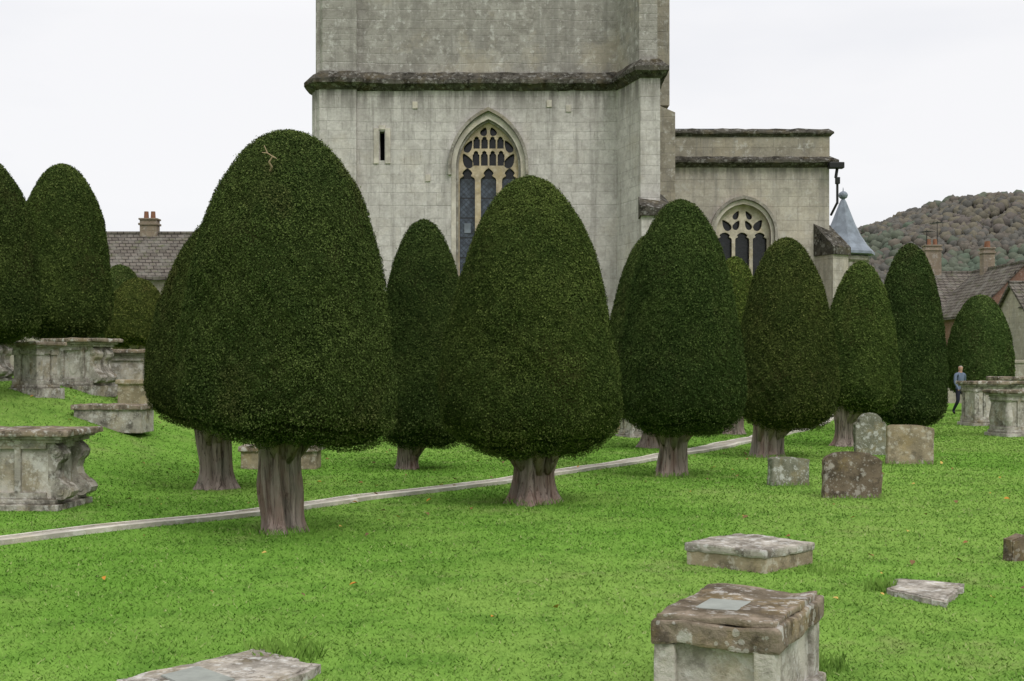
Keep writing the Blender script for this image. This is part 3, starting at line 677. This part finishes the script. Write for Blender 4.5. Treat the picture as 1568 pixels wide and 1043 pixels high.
tu=empty('stair_turret',(13.95,55,0))
b=B(); b.lathe([(1.0,0),(1.0,5.9),(1.12,6.0),(1.12,6.15),(.98,6.2),(.98,6.35)],mat=0,n=8)
for i in range(8):
    a=i*math.pi/4+math.pi/8; b.box(math.cos(a)*.93,math.sin(a)*.93,4.9,.05,.3,.8,1,0,rz=a)
b.build('drum',['dressdark','void'],parent=tu)
b=B(); b.lathe([(1.0,6.2),(1.34,6.25),(1.33,6.36),(1.05,6.65),(.74,7.1),(.5,7.6),(.3,8.1),(.14,8.5),(.07,8.62)],mat=0,n=8)
b.sphere((0,0,8.78),.2,0,(1,1,.9)); b.cyl((0,0,8.9),(0,0,9.1),.03,.01)
b.build('spirelet',['lead'],parent=tu)

# ---------------------------------------------------------------- houses
def house(name,x,y,rz,L,W,ze,zr,wall='housewall',chim=(),dorm=(),wins=(),roof='roof'):
    e=empty(name,(x,y,0),rz); b=B()
    b.box(0,0,0,L,W,ze,0,0)
    for s in (-1,1):
        P=[(s*(L/2-.15),-W/2,ze),(s*(L/2-.15),W/2,ze),(s*(L/2-.15),0,zr-.02)]; Q=[(s*L/2,-W/2,ze),(s*L/2,W/2,ze),(s*L/2,0,zr-.02)]
        o=len(b.v); b.v+=P+Q; 
        for f in ([0,1,2],[3,5,4],[0,3,4,1],[1,4,5,2],[2,5,3,0]): b.f.append([o+i for i in f]); b.m.append(0)
    b.build('walls',[wall],parent=e)
    b=B(); k=(zr-ze)/(W/2)
    for s in (-1,1):
        o=len(b.v); ov=.3
        for xx in (-L/2-.15,L/2+.15):
            b.v+=[(xx,s*(W/2+ov),ze-k*ov),(xx,0,zr),(xx,0,zr+.14),(xx,s*(W/2+ov),ze-k*ov+.14)]
        for f in ([0,1,2,3],[4,7,6,5],[3,2,6,7],[0,4,5,1],[0,3,7,4]): b.f.append([o+i for i in f]); b.m.append(0)
    b.cyl((-L/2-.15,0,zr+.14),(L/2+.15,0,zr+.14),.09,.09,0,8)
    b.build('roof',[roof],parent=e)
    if chim:
        b=B()
        for cx,h,w_ in chim:
            b.box(cx,0,zr-.6,w_,.6,h+.6,0,.02); b.box(cx,0,zr+h-.25,w_+.12,.72,.1,0,.02); b.box(cx,0,zr+h,w_+.1,.7,.08,0,.02)
            for q in (-.2,.2): b.cyl((cx+q*w_,0,zr+h+.07),(cx+q*w_,0,zr+h+.42),.12,.1,1,10)
        b.build('chimneys',['chimney','pot'],parent=e)
    b=B()
    for cx,cz,w_,h in wins:
        b.box(cx,-W/2-.01,cz,w_,.06,h,0,.005); b.box(cx,-W/2-.045,cz+.07,w_-.14,.02,h-.14,1,0); b.box(cx,-W/2-.06,cz+.03,.05,.03,h-.06,0,0); b.box(cx,-W/2-.065,cz+h*.5,w_-.06,.03,.05,0,0)
    for cx,cz in dorm:
        b.box(cx,-W/2+.9,cz,1.0,1.6,1.0,2,0); b.box(cx,-W/2+.08,cz+.1,.8,.06,.8,0,.005)
        for q in (-.19,.19): b.box(cx+q,-W/2+.045,cz+.16,.3,.03,.68,1,0)
        b.box(cx,-W/2+.02,cz+.48,.8,.03,.04,0,0)
        for s in (-1,1):
            o=len(b.v); b.v+=[(cx+s*.68,-W/2-.15,cz+.92),(cx,-W/2-.15,cz+1.55),(cx,-W/2+2.2,cz+1.55),(cx+s*.68,-W/2+2.2,cz+.92),(cx+s*.68,-W/2-.15,cz+.84),(cx,-W/2-.15,cz+1.44)]
            b.f+=[[o,o+1,o+2,o+3],[o,o+4,o+5,o+1]]; b.m+=[3,3]
        o=len(b.v); b.v+=[(cx-.5,-W/2+.1,cz+.98),(cx+.5,-W/2+.1,cz+.98),(cx,-W/2+.1,cz+1.45)]; b.f.append([o,o+1,o+2]); b.m.append(2)
    if b.v: b.build('windows',['white','void','housewall','roof'],parent=e)
    return e
house('stone_house',-21,62,0,16,7,5.6,7.75,chim=((3.8,.75,.8),(-4,.8,.8)),wins=((-2,3,1,1.2),(2,3,1,1.2),(5,3,1,1.2)))
house('stone_house',-34,70,.2,14,7,5.8,8.3,chim=((3,.9,.9),))
house('stone_house',-12.5,64,math.radians(90),8,5,5.2,6.9,chim=())
house('stone_house',26.8,74,0,9.5,7,4.7,6.75,chim=((-3.0,1.6,.9),(3.8,1.2,.8)),wins=((-2,2.6,1,1.2),(1.5,2.6,1,1.2)))
house('gabled_house',25.3,68,math.radians(90),7,4.6,4.3,6.6,wall='brick',chim=((1.5,1.2,.6),))
house('dormer_house',27.6,60.5,math.radians(2),9,6,3.0,5.3,chim=((-1.2,1.0,.7),),dorm=((-3.9,3.3),(-1.2,3.3),(2,3.3)),wins=((-3,1.2,1,1.2),(0,1.2,1,1.2)))
house('white_gabled_house',23.9,78,math.radians(90),6,3.6,4.3,6.0,wall='white')
def antenna(x,y,z0,h):
    b=B(); b.cyl((0,0,0),(0,0,h),.03,.02,0,6)
    for i in range(6): b.cyl((-.35+.02*i,-.3+i*.14,h-.1),(.35-.02*i,-.3+i*.14,h-.1),.012,.012,0,5)
    b.cyl((0,-.35,h-.1),(0,.5,h-.1),.015,.015,0,5); b.build('tv_antenna',['iron'],(x,y,z0),.6)
antenna(24.1,74,8.3,1.5); antenna(23.5,74,8.3,1.0); antenna(27.2,68,7.0,2.0)
def ywall(pts,h):
    b=B()
    for i in range(len(pts)-1):
        p,q=Vector(pts[i]),Vector(pts[i+1]); L=(q-p).length; c=(p+q)/2; a=math.atan2(q.y-p.y,q.x-p.x)
        g=min(gz(*p),gz(*q)); b.box(c.x,c.y,-.2,L,.45,h+g+.2,0,0,rz=a); b.box(c.x,c.y,h+g,L,.55,.14,0,.03,rz=a)
    b.build('churchyard_wall',['housewall'])
ywall([(-45,52),(-10,56),(-6.6,56)],1.7); ywall([(11.2,56),(30,56),(50,50)],1.7)

# ---------------------------------------------------------------- hill with woodland
hx=np.linspace(60,900,85); hy=np.linspace(420,1400,60)
prx=[60,140,206,230,262,285,314,400,600,900]; prz=[0,52,80,87,96,99,100,104,110,95]
def hillz(x,y):
    p=np.interp(x,prx,prz); t=np.clip((y-430)/370,0,1); t=t*t*(3-2*t); return p*t*(1-.00012*np.maximum(y-800,0))+ 1.5*np.sin(x*.05)*t+1.*np.sin(x*.11+y*.03)*t
X,Y=np.meshgrid(hx,hy); v=np.stack([X.ravel(),Y.ravel(),(hillz(X,Y)-1).ravel()],1); nx=len(hx)
ii,jj=np.meshgrid(np.arange(nx-1),np.arange(len(hy)-1)); a=(jj*nx+ii).ravel(); npmesh('hill',v,np.stack([a,a+1,a+nx+1,a+nx],1),'hill',smooth=True)
bm=bmesh.new(); bmesh.ops.create_icosphere(bm,subdivisions=2,radius=1); tv=np.array([v.co[:] for v in bm.verts]); tf=np.array([[v.index for v in f.verts] for f in bm.faces]); bm.free()
n=9500; tx=rng.uniform(150,400,n); ty=rng.uniform(520,860,n)
keep=~((np.sin(tx*.045+1)+np.sin(ty*.045+tx*.01)>1.3)&(ty<740)); tx=tx[keep];ty=ty[keep]; n=len(tx)
pal=np.array([(.072,.090,.052),(.085,.092,.055),(.105,.085,.058),(.088,.078,.058),(.115,.096,.058),(.10,.08,.06)])
zone=1.1*np.sin(tx*.05+ty*.02)+np.sin(ty*.04-tx*.03)+(ty-720)/140+rng.normal(0,.7,n); tcol=pal[np.clip(((zone+2.6)/5.2*6).astype(int),0,5)]*rng.uniform(.86,1.14,(n,1))+np.array([.016,.02,.028])  # bluish offset paints distance haze into the tree colours
r=rng.uniform(1.5,3.4,n); pz=hillz(tx,ty)+r*rng.uniform(.1,1.0,n)
fld=1+.16*np.sin(tv[None,:,0]*4+tx[:,None])*np.sin(tv[None,:,1]*4+ty[:,None])+rng.normal(0,.1,(n,len(tv)))
V=(tv[None]*fld[:,:,None]*r[:,None,None]*np.array([1.0,1.0,1.15]))+np.stack([tx,ty,pz],1)[:,None,:]
F=(tf[None]+(np.arange(n)*len(tv))[:,None,None]).reshape(-1,3)
cc=np.concatenate([np.repeat(tcol,len(tf),0),np.ones((n*len(tf),1))],1)
npmesh('woodland',V.reshape(-1,3),F,'hilltree',colr=cc,smooth=True)

# ---------------------------------------------------------------- grass
n=480000; u=rng.random(n); d0,d1=4.6,44.; ex=.5
dd=(d0**ex+u*(d1**ex-d0**ex))**(1/ex); gx=(rng.random(n)*2-1)*(.43*dd+1.0); gy=dd
pts=np.array([(p.x,p.y) for p in RP]); 
keep=np.ones(n,bool)
for i in range(len(RP)-1):
    a=pts[i]; t=pts[i+1]-a; L=np.hypot(*t); t=t/L; nn=np.array([-t[1],t[0]]); kk=1+max(0,a[1]-20)*.05
    m=(gx-a[0])*t[0]+(gy-a[1])*t[1]; q=(gx-a[0])*nn[0]+(gy-a[1])*nn[1]
    keep&=~((m>-.05)&(m<L+.05)&(q>-.01)&(q<(PW+.01)*kk))
def polyex(P,keep):
    ins=np.ones(n,bool); P=ccw(P)
    for i in range(len(P)):
        a=P[i];b=P[(i+1)%len(P)]; ins&=((b[0]-a[0])*(gy-a[1])-(b[1]-a[1])*(gx-a[0]))>.012
    return keep&~ins
keep=polyex([(-1.40,7.2),(-1.97,6.45),(-1.35,5.8),(-1.0,6.78)],keep); keep=polyex([(2.84,9.6),(2.63,9.12),(2.86,8.62),(3.24,9.36)],keep)
gx=gx[keep];gy=gy[keep];n=len(gx)
tuft=.5+.5*np.sin(gx*3.1+np.sin(gy*2.3)*1.7)*np.sin(gy*2.7+gx*.9)
hh=(.006+.013*rng.random(n)+.006*tuft)*(1+(gy-5)*.012); wv=(.0013+.00042*gy)*rng.uniform(.7,1.3,n)
a=rng.random(n)*6.283; la=rng.random(n)*6.283; ln=hh*rng.uniform(.5,2.0,n); z=gz_np(gx,gy)
V=np.stack([np.stack([gx-np.cos(a)*wv,gy-np.sin(a)*wv,z],1),np.stack([gx+np.cos(a)*wv,gy+np.sin(a)*wv,z],1),np.stack([gx+np.cos(la)*ln,gy+np.sin(la)*ln,z+hh],1)],1).reshape(-1,3)
npmesh('grass',V,np.arange(3*n).reshape(n,3),'blade',rnd=rng.random(n))
# fallen leaves
n=170; u=rng.random(n); dd=5+u**.7*20; gx=(rng.random(n)*2-1)*(.42*dd+.5); gy=dd; th=rng.random(n)*6.283; s=rng.uniform(.01,.028,n)*(1+.02*dd); z=gz_np(gx,gy)+.016+rng.random(n)*.01
c,s_2=np.cos(th),np.sin(th); tl=rng.uniform(-.5,.5,(n,2))
def P3(ax_,bx_,lift): return np.stack([gx+s*(ax_*c-bx_*s_2),gy+s*(ax_*s_2+bx_*c),z+s*(lift+.2+ax_*tl[:,0]+bx_*tl[:,1])],1)
V=np.stack([P3(-1,0,0),P3(-.2,-.7,.3),P3(.5,-.45,.3),P3(1.1,0,0),P3(.5,.5,.35),P3(-.2,.65,.3)],1).reshape(-1,3); base=np.arange(n)*6
F=np.concatenate([np.stack([base,base+1,base+2,base+3],1),np.stack([base,base+3,base+4,base+5],1)],0)
pal=np.array([(.42,.19,.04),(.22,.11,.05),(.45,.31,.09),(.25,.14,.06),(.16,.10,.05),(.14,.09,.05)]); ci=pal[rng.integers(0,6,n)]; cc=np.concatenate([ci,np.ones((n,1))],1)
npmesh('fallen_leaves',V,F,'fleaf',colr=np.concatenate([cc,cc]))
def weeds(x,y,nn,rad,h):
    n=nn; a=rng.random(n)*6.283; r=rad*np.sqrt(rng.random(n)); bx=x+np.cos(a)*r; by=y+np.sin(a)*r; la=rng.random(n)*6.283; hh=h*rng.uniform(.4,1,n); w_=.002+.002*rng.random(n)
    k=rng.uniform(.1,.7,n)
    V=np.stack([np.stack([bx-w_,by,bx*0],1),np.stack([bx+w_,by,bx*0],1),np.stack([bx+np.cos(la)*hh*k*.5+w_*.5,by+np.sin(la)*hh*k*.5,hh*.7],1),np.stack([bx+np.cos(la)*hh*k,by+np.sin(la)*hh*k,hh*.95],1)],1).reshape(-1,3)
    npmesh('grass_tuft',V,np.arange(4*n).reshape(n,4),'blade',rnd=rng.random(n)*.9)
weeds(2.62,9.3,120,.12,.11); weeds(-1.25,7.15,220,.22,.12); weeds(1.62,6.9,160,.16,.1); weeds(.62,5.75,120,.15,.08); weeds(2.4,10.1,120,.2,.07); weeds(4.1,15.75,140,.4,.08); weeds(3.7,17.3,100,.3,.08); weeds(6.4,21.1,100,.4,.1)
for (x,y) in ((-2.22,12.55),(.27,15.24),(2.32,19.0),(4.48,22.9)): weeds(x,y-.1,320,.36,.09)

# ---------------------------------------------------------------- visitor walking on the far path
def person(x,y,rz):
    J={'pel':(0,0,.86,.135,.10),'waist':(0,0,1.0,.125,.09),'chest':(0,.01,1.18,.15,.105),'neckb':(0,0,1.34,.06,.06),'neck':(0,.01,1.40,.045,.05),'h1':(0,.02,1.47,.07,.08),'h2':(0,.02,1.55,.075,.085),'h3':(0,.01,1.6,.05,.06),
       'hl':(-.09,0,.82,.085,.085),'kl':(-.1,.14,.46,.06,.06),'al':(-.1,.10,.09,.04,.045),'tl':(-.1,.24,.04,.035,.03),
       'hr':(.09,0,.82,.085,.085),'kr':(.1,.02,.45,.06,.06),'ar':(.1,-.22,.12,.04,.045),'tr':(.1,-.12,.03,.035,.03),
       'sl':(-.18,0,1.31,.06,.06),'el':(-.24,-.08,1.05,.045,.045),'wl':(-.22,.02,.82,.03,.03),'fl':(-.22,.06,.75,.028,.02),
       'sr':(.18,0,1.31,.06,.06),'er':(.24,.05,1.05,.045,.045),'wr':(.22,.18,.86,.03,.03),'fr':(.22,.22,.79,.028,.02)}
    E=[('pel','waist'),('waist','chest'),('chest','neckb'),('neckb','neck'),('neck','h1'),('h1','h2'),('h2','h3'),('pel','hl'),('hl','kl'),('kl','al'),('al','tl'),('pel','hr'),('hr','kr'),('kr','ar'),('ar','tr'),('neckb','sl'),('sl','el'),('el','wl'),('wl','fl'),('neckb','sr'),('sr','er'),('er','wr'),('wr','fr')]
    K=list(J); me=bpy.data.meshes.new('visitor'); me.from_pydata([J[k][:3] for k in K],[(K.index(a),K.index(b)) for a,b in E],[])
    o=bpy.data.objects.new('tmp_visitor',me); COL.objects.link(o); md=o.modifiers.new('s','SKIN')
    for i,k in enumerate(K): sv=me.skin_vertices[0].data[i]; sv.radius=J[k][3:5]; sv.use_root=(k=='pel')
    o.modifiers.new('u','SUBSURF').levels=2
    dg=bpy.context.evaluated_depsgraph_get(); m2=bpy.data.meshes.new_from_object(o.evaluated_get(dg)); bpy.data.objects.remove(o)
    m2.materials.clear()
    for nm,c in (('skin',(.45,.27,.2)),('jacket_blue',(.13,.16,.22)),('trousers',(.03,.03,.045)),('hair_grey',(.3,.27,.24)),('shoes',(.02,.015,.01))): m2.materials.append(simple(nm,c,.8,.2))
    for p in m2.polygons:
        c=p.center; z=c.z; i=1
        if z>1.385: i=3 if (z>1.57 or c.y<-.01) else 0
        elif z<.08: i=4
        elif z<.84 and abs(c.x)<.19: i=2
        elif z<.82: i=0
        p.material_index=i; p.use_smooth=True
    m2.name='visitor'; q=bpy.data.objects.new('walking_visitor',m2); q.location=(x,y,0); q.rotation_euler=(0,0,rz); link(q)
person(14.62,42.6,math.radians(200))
print('done')
